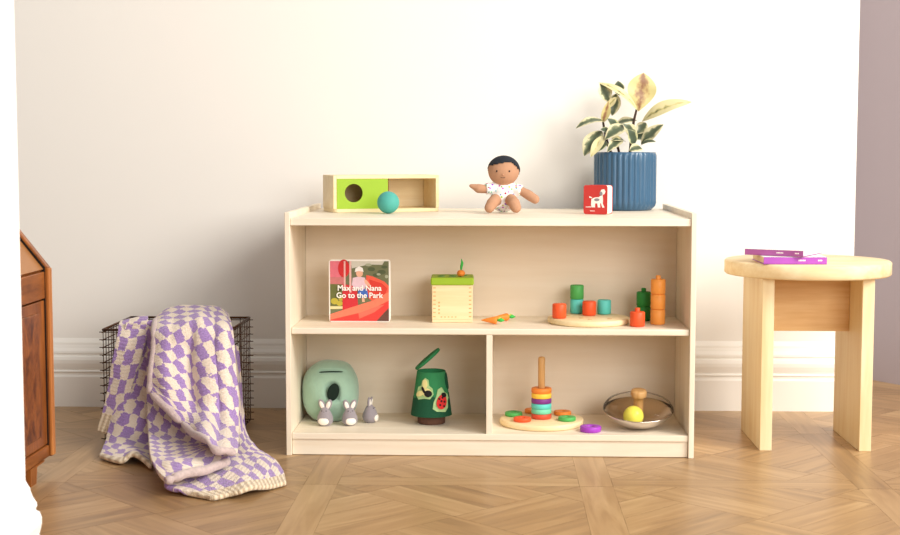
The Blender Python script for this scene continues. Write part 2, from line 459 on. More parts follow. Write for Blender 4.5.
# ------------------------------------------------------------------ toys on the top
def tray_box():
    r = empty('ball_drop_box', 'long pale wooden toy box with lime panel and round hole, on shelf top', 'toy', (-.4145, .305, ZT+E), math.radians(19))
    L, D, H, t = .292, .140, .098, .009
    k = B()
    k.prism(rrect(0, L, 0, D, .012), 0, t, M['maple'], 'XY', bev=.001)
    k.build('base', r)
    k = B(); k.box(0, t, .004, D-.004, t, H, M['maple'], .001); k.build('end_wall', r)
    k = B(); k.box(L-t, L, .004, D-.004, t, H, M['maple'], .001); k.build('end_wall', r)
    k = B(); k.box(t, L-t, D-.013, D-.004, t, H-t, M['maple'], .0008); k.build('back_wall', r)
    k = B(); k.box(t, L-t, .004, D-.004, H-t, H, M['maple'], .001); k.build('top_rail', r)
    # lime front with a real round hole
    x0, x1, z0, z1 = t+.001, .150, t, H-t
    cx, cz, R = .056, (z0+z1)/2+.002, .0245
    t_ = bmesh.new(); n = 48
    def rim(a):
        dx, dz = math.cos(a), math.sin(a); s = 1e9
        if dx > 1e-9: s = min(s, (x1-cx)/dx)
        if dx < -1e-9: s = min(s, (x0-cx)/dx)
        if dz > 1e-9: s = min(s, (z1-cz)/dz)
        if dz < -1e-9: s = min(s, (z0-cz)/dz)
        return cx+dx*s, cz+dz*s
    angs = sorted([2*PI*q/n for q in range(n)]+[math.atan2(z-cz, x-cx) % (2*PI) for x in (x0, x1) for z in (z0, z1)])
    for ya, yb in ((.006, .012),):
        O1, I1, O2, I2 = [], [], [], []
        for a in angs:
            ox, oz = rim(a); ix, iz = cx+R*math.cos(a), cz+R*math.sin(a)
            O1.append(t_.verts.new((ox, ya, oz))); I1.append(t_.verts.new((ix, ya, iz)))
            O2.append(t_.verts.new((ox, yb, oz))); I2.append(t_.verts.new((ix, yb, iz)))
        m = len(angs)
        for q in range(m):
            w = (q+1) % m
            t_.faces.new((O1[q], O1[w], I1[w], I1[q])); t_.faces.new((O2[q], I2[q], I2[w], O2[w]))
            t_.faces.new((I1[q], I1[w], I2[w], I2[q])); t_.faces.new((O1[q], O2[q], O2[w], O1[w]))
    k = B(); k.merge(t_, M['green'], False); k.build('front_panel', r, 'lime green panel with a round hole')
    B().box(.150, .154, .012, D-.013, t, H-t, M['holebrown']).build('inner_partition', r)
    return r
tray_box()
tag(B().ball((0, 0, .029), .029, M['teal']).build('toy_ball'), 'teal rubber ball in front of the wooden box on shelf top', 'ball', (-.266, .255, ZT+E))

def doll():
    r = empty('rag_doll', 'small brown rag doll with black hair and spotted white romper, seated on shelf top', 'doll', (.0345, .330, ZT+E))
    def soft(k, name, vox, it, lab=None):
        o = k.build(name, r, lab)
        rm = o.modifiers.new('join', 'REMESH'); rm.mode = 'VOXEL'; rm.voxel_size = vox; rm.use_smooth_shade = True
        sm = o.modifiers.new('soft', 'SMOOTH'); sm.factor = .5; sm.iterations = it
        return o
    sk = M['skin']; HZ = .110
    k = B()
    k.ball((0, 0, HZ), (.0415, .037, .0385), sk, None, 40, 28)
    k.tube([(0, .002, .04), (0, .001, .062), (0, 0, .08)], [.026, .019, .016], sk, 16)
    k.ball((0, .004, .032), (.030, .028, .030), sk)
    def limb(pts, rad): 
        k.tube(pts, rad, sk, 14)
        for p, q in zip(pts, rad): k.ball(p, q, sk, None, 16, 12)
    limb([(-.020, -.002, .066), (-.046, -.008, .062), (-.066, -.012, .064), (-.086, -.014, .071)], [.011, .0115, .0125, .0055])
    limb([(.020, -.002, .066), (.046, -.008, .058), (.066, -.012, .047), (.083, -.016, .036)], [.011, .0115, .0135, .0125])
    limb([(-.015, -.010, .026), (-.022, -.040, .036), (-.030, -.056, .026), (-.037, -.062, .015)], [.014, .015, .0155, .0135])
    limb([(.015, -.010, .026), (.020, -.040, .036), (.027, -.056, .027), (.032, -.062, .016)], [.014, .015, .016, .0145])
    soft(k, 'body', .0024, 6)
    k = B(); m = M['onesie']
    k.ball((0, .004, .034), (.036, .033, .033), m); k.ball((0, .003, .056), (.032, .028, .024), m)
    def sl(pts, rad):
        k.tube(pts, rad, m, 16)
        for p, q in list(zip(pts, rad))[:-1]: k.ball(p, q, m, None, 16, 12)
    sl([(-.018, -.001, .066), (-.036, -.006, .064), (-.047, -.009, .063)], [.015, .0155, .0155])
    sl([(.018, -.001, .066), (.036, -.006, .061), (.047, -.009, .058)], [.015, .0155, .0155])
    sl([(-.014, -.008, .027), (-.019, -.026, .032)], [.019, .018]); sl([(.014, -.008, .027), (.018, -.026, .032)], [.019, .018])
    soft(k, 'romper', .0024, 3, 'white romper with coloured spots')
    # felt hair cap, its edge swept from the left temple up to a parting and down at the right
    t = bmesh.new(); bmesh.ops.create_uvsphere(t, u_segments=48, v_segments=40, radius=1)
    def edge(x):
        if x < .45: return .30+.12*(x+1)/1.45+.14*math.sin(max(0, (x+1)/1.45)*PI*.5)
        return .56-1.0*(x-.45)
    kill = [v for v in t.verts if v.co.z < (edge(v.co.x) if v.co.y < 0 else edge(v.co.x)-.9*min(1, v.co.y*1.5))]
    bmesh.ops.delete(t, geom=kill, context='VERTS')
    for v in t.verts: v.co = Vector((v.co.x*.0425, v.co.y*.038, v.co.z*.0398+HZ))
    k = B(); k.merge(t, M['hair'], True); h = k.build('hair', r)
    so = h.modifiers.new('thick', 'SOLIDIFY'); so.thickness = .0015; so.offset = 1
    for sx in (-.018, .015):
        B().ball((sx, -.0345, .110), (.0022, .002, .0026), M['black']).build('eye', r)
    B().ball((-.002, -.0372, .101), (.0026, .0018, .0022), sk).build('nose', r)
    B().tube([(-.008, -.0352, .094), (-.005, -.0352, .0928), (.001, -.0352, .0928), (.004, -.0352, .094)], .0005, M['black'], 6).build('mouth', r)
    return r
doll()

def small_book():
    r = empty('board_book', 'small square red board book with a white dog drawing, leaning by the blue pot', 'book', (.287, .268, ZT+E), math.radians(-27))
    w, h, d = .066, .075, .035
    B().prism(rrect(-w/2+.001, w/2-.0005, .001, h-.001, .006), -d+.0025, -.0025, M['page'], 'XZ', bev=.0005).build('pages', r, 'white rounded page block')
    B().prism(rrect(-w/2, w/2, 0, h, .006), -d, -d+.0025, M['redcover'], 'XZ').build('front_cover', r)
    B().prism(rrect(-w/2, w/2, 0, h, .006), -.0025, 0, M['redcover'], 'XZ').build('back_cover', r)
    k = B(); y0, y1 = -d-.0005, -d+.0001
    def P(pts): return [(-w/2+(x-105)/225*w, h-(y-70)/270*h) for x, y in pts]
    k.prism(P([(180,200),(205,185),(250,180),(275,160),(262,135),(275,110),(300,105),(312,125),(305,150),(285,160),(290,200),(288,240),(305,275),(285,278),(270,235),(262,240),(264,276),(242,276),(236,238),(215,240),(214,276),(184,276),(176,250)]), y0, y1, M['page'])
    k.prism(P([(160,172),(185,183),(185,192),(158,186)]), y0, y1, M['page'])
    k.prism(P([(125,271),(180,268),(180,276),(125,277)]), y0, y1, M['page'])
    k.prism(P(ell(272, 148, 14, 20, 12)), y0-.0003, y0, M['greyfelt'])
    k.prism(P(ell(232, 205, 26, 14, 12)), y0-.0003, y0, M['greyfelt'])
    for q in range(4): k.prism(P([(170+q*11,305),(177+q*11,305),(177+q*11,313),(170+q*11,313)]), y0, y1, M['page'])
    k.build('cover_drawing', r)
    return r
small_book()

def plant():
    r = empty('potted_plant', 'variegated rubber plant in a fluted blue ceramic pot on the shelf top', 'plant', (.372, .522, ZT+E))
    R, H = .0855, .160
    nf = 34
    def fl(a, z):
        if z < .012 or z > H-.004: return .985
        return 1+.042*(abs(math.cos(a*nf/2))-.7)
    prof = [(0, 0), (R*.86, 0), (R*.90, .003), (R*.97, .012), (R*.99, .018)]+[(R, .02+q*.0145) for q in range(10)]+[(R, H-.003), (R*.985, H), (R*.94, H), (R*.93, H-.02), (0, H-.022)]
    B().lathe(prof, M['pot'], nf*8, flute=fl).build('pot', r)
    B().lathe([(R*.925, H-.024), (R*.6, H-.014), (0, H-.012)], M['soil'], 32).build('soil', r)
    def stem(pts, rad): B().tube(pts, rad, M['stem'], 8).build('stem', r)
    stem([(.012, 0, .142), (.016, 0, .20), (.022, -.004, .245), (.030, 0, .278), (.036, .004, .285)], [.0042, .004, .0036, .003, .002])
    stem([(-.012, .01, .142), (-.022, .008, .18), (-.030, .006, .205), (-.036, .004, .235)], [.0036, .0034, .003, .002])
    stem([(-.035, -.01, .142), (-.052, -.012, .19), (-.060, -.012, .225), (-.066, -.006, .262)], [.004, .0038, .0034, .002])
    def leaf(base, tip, w, mat, up=(0, -1, 0), droop=.0, fold=.25, blunt=.5, n=12, m=6):
        base, tip = Vector(base), Vector(tip); ax = tip-base; L = ax.length; ax.normalize()
        up = Vector(up); sd = ax.cross(up).normalized(); up = sd.cross(ax).normalized()
        b = bmesh.new(); uvl = b.loops.layers.uv.new('UVMap'); g = []
        for i in range(n+1):
            u = i/n
            hw = w/2*(math.sin(PI*min(1, u**blunt*1.0))**.8 if 0 < u < 1 else 0)+.0004
            row = []
            for j in range(m+1):
                s = 2*j/m-1
                p = base+ax*(L*u)+sd*(hw*s)+up*(droop*4*u*(1-u)*L+abs(s)*hw*fold+.06*hw*math.sin(9*u+2*s))
                row.append((b.verts.new(p), (j/m, u)))
            g.append(row)
        for i in range(n):
            for j in range(m):
                q = (g[i][j], g[i][j+1], g[i+1][j+1], g[i+1][j])
                f = b.faces.new([x[0] for x in q]); f.smooth = True
                for l, x in zip(f.loops, q): l[uvl].uv = x[1]
        me = bpy.data.meshes.new('leaf'); b.to_mesh(me); b.free(); me.materials.append(M[mat])
        o = bpy.data.objects.new('leaf', me); COL.objects.link(o); o.parent = r
        return o
    # px offsets measured from the pot centre: x = (px-626)/358, z = .160+(151-py)/358
    def q(px, py, y=0): return ((px-626)/358, y, .160+(151-py)/358)
    leaf(q(638.5,111,.0), q(643,73,-.004), .080, 'leaf_pink', (.1,-1,.05), .04, .10, 1.25)
    leaf(q(642,121,0), q(690,102,-.02), .040, 'leaf_cream', (-.3,-.8,.5), .16, .2, .95)
    leaf(q(637,110,-.01), q(598,83,-.02), .026, 'leaf_cream', (.3,-.7,.6), .14, .2, 1.0)
    leaf(q(609,102,-.012), q(600,83,-.02), .042, 'leaf_green', (.4,-1,.1), .05, .2, 1.1)
    leaf(q(606,108,-.02), q(616,97,-.03), .018, 'leaf_cream', (0,-1,.1), 0, .2, 1)
    leaf(q(617,93,.02), q(613,115,.02), .036, 'leaf_green', (-.1,-1,.1), .02, .15, .9)
    leaf(q(620,95,.01), q(618,81,.0), .030, 'leaf_dark', (0,-1,.1), .03, .2, 1.1)
    leaf(q(603,122,-.01), q(608,101,-.03), .024, 'leaf_pink', (.2,-1,0), .05, .3, .9)
    leaf(q(605,121,-.01), q(576,128,-.04), .030, 'leaf_green', (0,-.6,.8), .16, .2, .95)
    leaf(q(602,130,-.02), q(584,155,-.06), .050, 'leaf_green', (-.4,-.9,.3), .08, .2, .9)
    leaf(q(604,135,-.04), q(590,156,-.075), .028, 'leaf_cream', (-.2,-.9,.3), .08, .2, .9)
    leaf(q(627,126,-.02), q(604,139,-.06), .042, 'leaf_green', (-.1,-.8,.6), .14, .2, .9)
    leaf(q(620,134,-.0), q(607,118,-.03), .036, 'leaf_dark', (.2,-.8,.6), .08, .2, .9)
    leaf(q(616,125,.03), q(637,120,.0), .030, 'leaf_green', (0,-.7,.7), .12, .2, .9)
    leaf(q(636,138,-.01), q(622,123,-.04), .038, 'leaf_green', (.2,-.9,.4), .08, .2, .9)
    leaf(q(641,143,-.01), q(662,124,-.03), .038, 'leaf_green', (-.4,-.8,.4), .06, .2, .95)
    leaf(q(640,145,-.02), q(654,141,-.05), .022, 'leaf_dark', (0,-.6,.8), .14, .2, .9)
    leaf(q(606,140,-.03), q(593,152,-.07), .034, 'leaf_dark', (-.1,-.8,.5), .1, .2, .9)
    leaf(q(622,139,-.03), q(606,151,-.075), .030, 'leaf_green', (-.1,-.8,.5), .14, .2, .9)
    leaf(q(625,141,-.02), q(611,140,-.06), .024, 'leaf_green', (0,-.7,.7), .14, .2, .9)
    leaf(q(612,136,-.01), q(600,129,-.05), .030, 'leaf_dark', (0,-.8,.6), .10, .2, .9)
    leaf(q(634,143,-.03), q(627,129,-.055), .032, 'leaf_dark', (.1,-.9,.4), .08, .2, .9)
    leaf(q(641,147,-.03), q(628,150,-.06), .030, 'leaf_green', (0,-.8,.6), .12, .2, .9)
    leaf(q(647,122,.02), q(637,133,.01), .032, 'leaf_green', (0,-.9,.3), .05, .2, .9)
    leaf(q(632,128,.03), q(646,139,.02), .034, 'leaf_dark', (0,-.9,.3), .05, .2, .9)
    leaf(q(618,146,-.03), q(612,133,-.05), .026, 'leaf_cream', (0,-.9,.3), .08, .2, .9)
    return r
plant()

# ------------------------------------------------------------------ middle shelf
def story_book():
    r = empty('picture_book', 'square photo picture book with a child on a red slide, standing on middle shelf', 'book', (-.330, .130, ZM+E))
    W, H, D = .155, .158, .019
    B().prism(rrect(-W/2+.001, W/2-.001, .001, H-.001, .006), .0025, D-.0025, M['page'], 'XZ').build('pages', r, 'white page block')
    B().prism(rrect(-W/2, W/2, 0, H, .007), D-.0025, D, M['page'], 'XZ').build('back_cover', r)
    B().prism(rrect(-W/2, W/2, 0, H, .007), 0, .0025, M['page'], 'XZ').build('front_cover', r, 'white bordered front cover')
    k = B(); lay = [0]
    C = {}
    def col(n, c):
        if n not in C: C[n] = plain('cover_'+n, rgb(*c), .4, .1, 120)
        return C[n]
    # flat shapes printed on the cover, in cover units (x 65-470, y 75-485 downwards)
    def P(pts): return [(-W/2+.003+(x-65)/405*(W-.006), H-.003-(y-75)/410*(H-.006)) for x, y in pts]
    def sh(pts, n, c):
        lay[0] += 1; d = .00005*lay[0]
        k.prism(P(pts), -.0002-d, -.0001, col(n, c))
    sh([(65,75),(470,75),(470,485),(65,485)], 'foliage', (112, 116, 84))
    sh([(210,75),(440,75),(425,100),(330,98),(215,125)], 'sky', (208, 204, 190))
    for x, y, a, bb in ((350,130,26,14),(420,150,30,16),(440,115,22,10),(385,170,26,12)): sh(ell(x,y,a,bb,12), 'leafshade', (84, 94, 66))
    for x, y, a, bb in ((330,100,22,10),(400,165,14,8),(455,180,12,12)): sh(ell(x,y,a,bb,12), 'leaflight', (168, 172, 146))
    sh([(65,75),(140,75),(140,185),(65,185)], 'pink', (222, 116, 132))
    sh([(65,185),(165,185),(165,235),(65,232)], 'rose', (200, 120, 120))
    sh([(65,232),(165,235),(165,400),(65,410)], 'bush', (104, 108, 60))
    for x, y, a, bb in ((95,350,26,22),(130,365,22,18),(140,330,18,18)): sh(ell(x,y,a,bb,12), 'meadow', (186, 172, 64))
    sh([(65,385),(165,385),(165,402),(65,405)], 'path', (226, 214, 160))
    sh(ell(160,125,40,62,18), 'balloon', (206, 48, 52))
    sh([(150,230),(250,250),(260,420),(150,430)], 'redpanel', (206, 52, 60))
    sh([(160,75),(172,75),(172,270),(160,270)], 'post', (228, 178, 172))
    sh([(198,75),(212,75),(212,290),(198,290)], 'post', (228, 178, 172))
    # slide: far lip, trough, near lip
    sh([(315,170),(360,180),(440,215),(470,245),(470,330),(400,380),(330,330),(310,235)], 'slidefar', (232, 96, 74))
    sh([(335,200),(420,225),(460,260),(440,320),(350,330)], 'trough', (214, 64, 52))
    # child: legs, shorts, shirt, face, hat
    sh([(282,320),(300,320),(304,355),(286,355)], 'face', (232, 178, 150))
    sh([(258,270),(320,262),(330,320),(262,330)], 'shorts', (70, 110, 190))
    sh([(222,190),(262,180),(305,188),(318,235),(300,268),(236,270),(215,235)], 'shirt', (226, 196, 208))
    sh([(300,200),(318,205),(345,240),(335,250),(305,228)], 'face', (232, 178, 150))
    sh(ell(268,158,24,26,18), 'face', (232, 178, 150))
    sh([(236,150),(240,125),(265,110),(290,122),(296,148),(262,142)], 'hat', (240, 236, 232))
    sh([(65,440),(200,395),(360,345),(470,285),(470,345),(330,415),(180,450),(65,478)], 'lip', (240, 126, 98))
    sh([(65,478),(180,450),(330,415),(470,345),(470,395),(385,485),(65,485)], 'slidenear', (222, 66, 60))
    sh([(260,432),(400,380),(440,372),(370,425),(265,470)], 'lip2', (232, 112, 92))
    sh([(385,485),(440,425),(470,395),(470,485)], 'shadow', (104, 70, 60))
    k.build('cover_photo', r, 'cover photo of a child in a white hat on a red slide')
    s = .0192
    y = -.0034
    def tx(b, px, py): ribbon_text(b, s, M['page'], 'cover_title', r, (-W/2+(px-65)/405*W, y, H-(py-75)/410*H), bold=.0004)
    tx('Max and Nana', 268, 276); tx('Go to the Park', 268, 324)
    return r
story_book()

def carrot(parent_name, label, loc, rz, tilt, ln=.040, r0=.0098):
    r = empty('toy_carrot', label, 'carrot', loc, rz, None)
    mx = Matrix.Rotation(PI/2, 4, 'Y')
    prof = [(0, 0), (.0012, .001), (r0*.5, ln*.35), (r0*.85, ln*.72), (r0, ln*.9), (r0*.9, ln*.98), (r0*.4, ln), (0, ln)]
    m2 = T(0, 0, r0) @ mx
    B().lathe(prof, M['carrot'], 20, mx=m2).build('root', r)
    k = B()
    for a in (-.5, .5): k.tube([(ln-.001, 0, r0), (ln+.010, a*.006, r0+.001), (ln+.018, a*.012, r0)], [.002, .0052, .001], M['leafgreen'], 8)
    k.tube([(ln-.001, 0, r0+.001), (ln+.008, 0, r0+.004), (ln+.013, 0, r0+.002)], [.002, .004, .001], M['leaflime'], 8)
    k.build('leaves', r)
    return r
def carrot_box():
    r = empty('carrot_box', 'pale wooden toy box with lime green lid and a planted carrot, on middle shelf', 'toy', (-.096, .177, ZM+E), math.radians(1.5))
    w, h = .103, .095
    k = B(); k.box(-w/2, w/2, -w/2, w/2, .008, h, M['maple'], .0015)
    for s in (-1, 1):
        for q in range(8):
            z = .014+q*.0104; x = s*(w/2-.0065)
            k.box(x-.0032, x+.0032, -w/2-.0003, -w/2+.001, z, z+.0028, M['beech'])
    for q in range(4):
        k.box(-w/2+.016, -w/2+.020, -w/2-.0003, -w/2+.001, .022+q*.009, .026+q*.009, M['beech'])
    for q in range(5): k.box(-w/2+.022+q*.009, -w/2+.026+q*.009, -w/2-.0003, -w/2+.001, .013, .0158, M['beech'])
    k.build('box_body', r)
    B().box(-w/2+.0005, w/2-.0005, -w/2+.0005, w/2-.0005, 0, .008, M['pineX'], .001).build('base', r)
    k = B(); k.box(-w/2-.003, w/2+.003, -w/2-.003, w/2+.003, h, h+.019, M['green'], .004, 3)
    for x, y in ((-.028, -.022), (.0, -.022), (-.028, .012), (0, .012), (.028, .012)):
        k.lathe([(0, 0), (.0095, 0), (.0095, .0006), (0, .0006)], M['dkgreenpaint'], 20, (x, y, h+.0188))
    k.build('lid', r, 'lime green lid with planting holes')
    c = empty('toy_carrot', 'toy carrot planted in the lime green lid of the box', 'carrot', (-.096+.0225, .177-.022, ZM+E+h+.0199), 0)
    B().lathe([(0, 0), (.007, .001), (.0105, .006), (.0102, .011), (.006, .0155), (0, .0165)], M['carrot'], 20).build('root', c)
    B().tube([(0, 0, .015), (.001, 0, .025), (.003, 0, .034), (.001, 0, .045)], [.0018, .0035, .0034, .0005], M['leafgreen'], 8).build('leaves', c)
carrot_box()
carrot('c', 'toy carrot lying nearest the shelf edge, tip pointing left', (-.0215, .100, ZM+E), math.radians(-3), 0)
carrot('c', 'toy carrot lying behind another carrot, showing only its far end', (.006, .150, ZM+E), math.radians(28), 0, .046)

def disc(name, label, cat, loc, R, h, holes=()):
    k = B(); k.lathe([(0, 0), (R-.004, 0), (R-.001, .002), (R, .005), (R, h-.004), (R-.0015, h-.001), (R-.004, h), (0, h)], M['maple'], 72)
    for x, y, hr in holes: k.lathe([(0, h), (hr, h), (hr, h+.0004), (0, h+.0004)], M['beech'], 20, (x, y, 0))
    return tag(k.build(name), label, cat, loc)
disc('peg_board', 'round pale wooden peg disc carrying coloured pegs on the middle shelf', 'toy', (.25, .1405, ZM+E), .104, .0145, [(.0, -.055, .006), (-.02, -.03, .006), (.05, -.04, .006), (-.05, .03, .006)])
def peg(mat, label, loc, R=.0175, h=.0365, knob=False):
    r = empty('toy_peg', label, 'peg', loc, 0, 'coloured cylinder pegs on the middle shelf')
    B().lathe([(0, 0), (R-.002, 0), (R, .002), (R, h-.002), (R-.002, h), (0, h)], M[mat], 36).build('cylinder', r)
    if knob: B().lathe([(R*.34, h-.001), (R*.34, h+.008), (R*.26, h+.0095), (0, h+.0095)], M[mat], 20).build('knob', r)
    return r
zp = ZM+.0145+2*E
peg('redpaint', 'vermilion peg at the left edge of the round peg disc', (.1745, .108, zp))
peg('tealpaint', 'teal peg beneath a green one on the peg disc', (.2245, .218, zp))
peg('greenpaint', 'green peg stacked on top of a teal peg', (.2245, .218, zp+.0368))
peg('redpaint', 'vermilion peg in the middle of the disc, between two teal pegs', (.2535, .172, zp))
peg('tealpaint', 'teal peg standing alone at the right of the peg disc', (.294, .205, zp))
zs = ZM+E
peg('redpaint', 'single vermilion knobbed peg standing on the shelf right of the disc', (.3660, .068, zs), .0185, .0368, True)
peg('dkgreenpaint', 'lower deep green peg under another green peg', (.393, .188, zs), .0182, .037, True)
peg('dkgreenpaint', 'upper deep green knobbed peg on another green peg', (.393, .188, zs+.0374), .0182, .037, True)
for i, w in enumerate(('bottom orange peg of the tallest stack', 'middle orange peg of the tallest stack', 'top orange knobbed peg of the tallest stack')):
    peg('orangepaint', w, (.4215, .115, zs+i*.0380), .0184, .0375, True)

# ------------------------------------------------------------------ bottom left
def pod():
    cx, cy = -.4115, .190
    r = empty('felt_burrow', 'pale mint felt burrow with dark oval opening, in lower left compartment', 'toy', (cx, cy, ZB+E))
    b = bmesh.new(); bmesh.ops.create_uvsphere(b, u_segments=64, v_segments=40, radius=1)
    hx, hz = .014, .009
    def S(v, p): return math.copysign(abs(v)**p, v)
    for v in b.verts:
        x, y, z = v.co
        v.co = Vector((S(x, .86)*.0735, S(y, .9)*.066, S(z, .84)*.0825))
        n_ = noise.noise(v.co*22)*.0022; v.co *= 1+n_/.07
        if v.co.y < 0:
            dx, dz = v.co.x-hx, v.co.z-hz
            e = math.hypot(dx*.95+dz*.25, 0)/.0165; f = math.hypot(e, (dz*.95-dx*.25)/.0245)
            if f < 1: v.co.y += .022*(1-f*f)**.5
            # slit near the top
            sl = abs(v.co.z-(.059-1.8*(v.co.x-.008)**2))
            if abs(v.co.x-.006) < .036 and sl < .004: v.co.y += .005
        if v.co.z < -.071: v.co.z = -.071-(v.co.z+.071)*-.15
    mn = min(v.co.z for v in b.verts)
    for v in b.verts: v.co.z -= mn
    zc = -mn
    k = B(); k.merge(b, M['felt'], True); k.build('felt_body', r)
    # dark inside of the opening and of the slit, seated in the body's dents
    def surf_y(x, z):
        q = 1-(abs(x)/.0735)**2.33-(abs(z)/.0825)**2.38
        return -.066*max(0, q)**.45
    k = B(); t = bmesh.new(); n = 28
    ring = [[t.verts.new((0, 0, 0))]]
    pts = []
    for rr in (.0, .55, 1):
        row = []
        for q in range(n):
            a = 2*PI*q/n; ex, ez = .0148*rr*math.cos(a), .0228*rr*math.sin(a)
            x = hx+ex*math.cos(-.26)-ez*math.sin(-.26); z = hz+ex*math.sin(-.26)+ez*math.cos(-.26)
            row.append(t.verts.new((x, surf_y(x, z)-.0035, z+zc)))
        pts.append(row)
    bmesh.ops.delete(t, geom=ring[0], context='VERTS')
    for A, C in zip(pts, pts[1:]):
        for q in range(n): t.faces.new((A[q], A[(q+1) % n], C[(q+1) % n], C[q]))
    bmesh.ops.remove_doubles(t, verts=t.verts[:], dist=.00005)
    k.merge(t, M['feltdark'], True); k.build('opening', r, 'dark oval opening')
    L = [(-.024+.005*i, ) for i in range(13)]
    k = B(); k.tube([(x, surf_y(x, .059-1.8*(x-.008)**2)+.0005, zc+.059-1.8*(x-.008)**2) for x, in L], [.0008]+[.0016]*11+[.0008], M['feltdark'], 8); k.build('slit', r, 'thin dark slit')
    return r
pod()
def rabbit(label, loc, rz, ear_tilt, sc=1):
    r = empty('felt_rabbit', label, 'toy rabbit', loc, rz, 'grey felt rabbits in the lower left compartment')
    s = sc
    B().lathe([(0, 0), (.012*s, .0005), (.0185*s, .006*s), (.0205*s, .014*s), (.019*s, .024*s), (.0145*s, .034*s), (.0105*s, .041*s), (.006*s, .0455*s), (0, .047*s)], M['greyfelt'], 28).build('body', r)
    t = bmesh.new(); bmesh.ops.create_uvsphere(t, u_segments=20, v_segments=12, radius=1)
    for v in t.verts: v.co = Vector((v.co.x*.0138*s, v.co.y*.005*s-.0168*s, v.co.z*.0098*s+.0125*s))
    k = B(); k.merge(t, M['whitefelt'], True); k.build('belly', r, 'white belly patch')
    for e in (-1, 1):
        m = T(e*.0085*s+ear_tilt*.012, .002, .052*s) @ Matrix.Rotation(e*.38+ear_tilt, 4, 'Y') @ Matrix.Scale(1.22, 4)
        k = B(); k.ball((0, 0, 0), (.0068*s, .0034*s, .0125*s), M['greyfelt'], None, 16, 12)
        bmesh.ops.transform(k.b, matrix=m, verts=k.b.verts[:]); ear = k.build('ear', r)
        k = B(); k.ball((0, -.0022*s, -.0005), (.0044*s, .0017*s, .0090*s), M['whitefelt'], None, 14, 10)
        bmesh.ops.transform(k.b, matrix=m, verts=k.b.verts[:]); inn = k.build('ear_lining', ear, 'white ear lining')
        B().ball((e*.0058*s, -.0112*s, .0385*s), .0013*s, M['black'], None, 10, 8).build('eye', r)
    B().ball((0, -.0125*s, .0355*s), (.0016*s, .0012*s, .0012*s), M['black'], None, 10, 8).build('nose', r)
    return r
rabbit('grey felt rabbit farthest left, facing forward in front of the mint burrow', (-.4165, .105, ZB+E), math.radians(-8), .0, 1.0)
rabbit('grey felt rabbit in the middle of three, its belly patch turned right', (-.3545, .110, ZB+E), math.radians(16), .05, .98)
rabbit('grey felt rabbit farthest right, turned away from the burrow', (-.306, .150, ZB+E), math.radians(78), .42, .98)

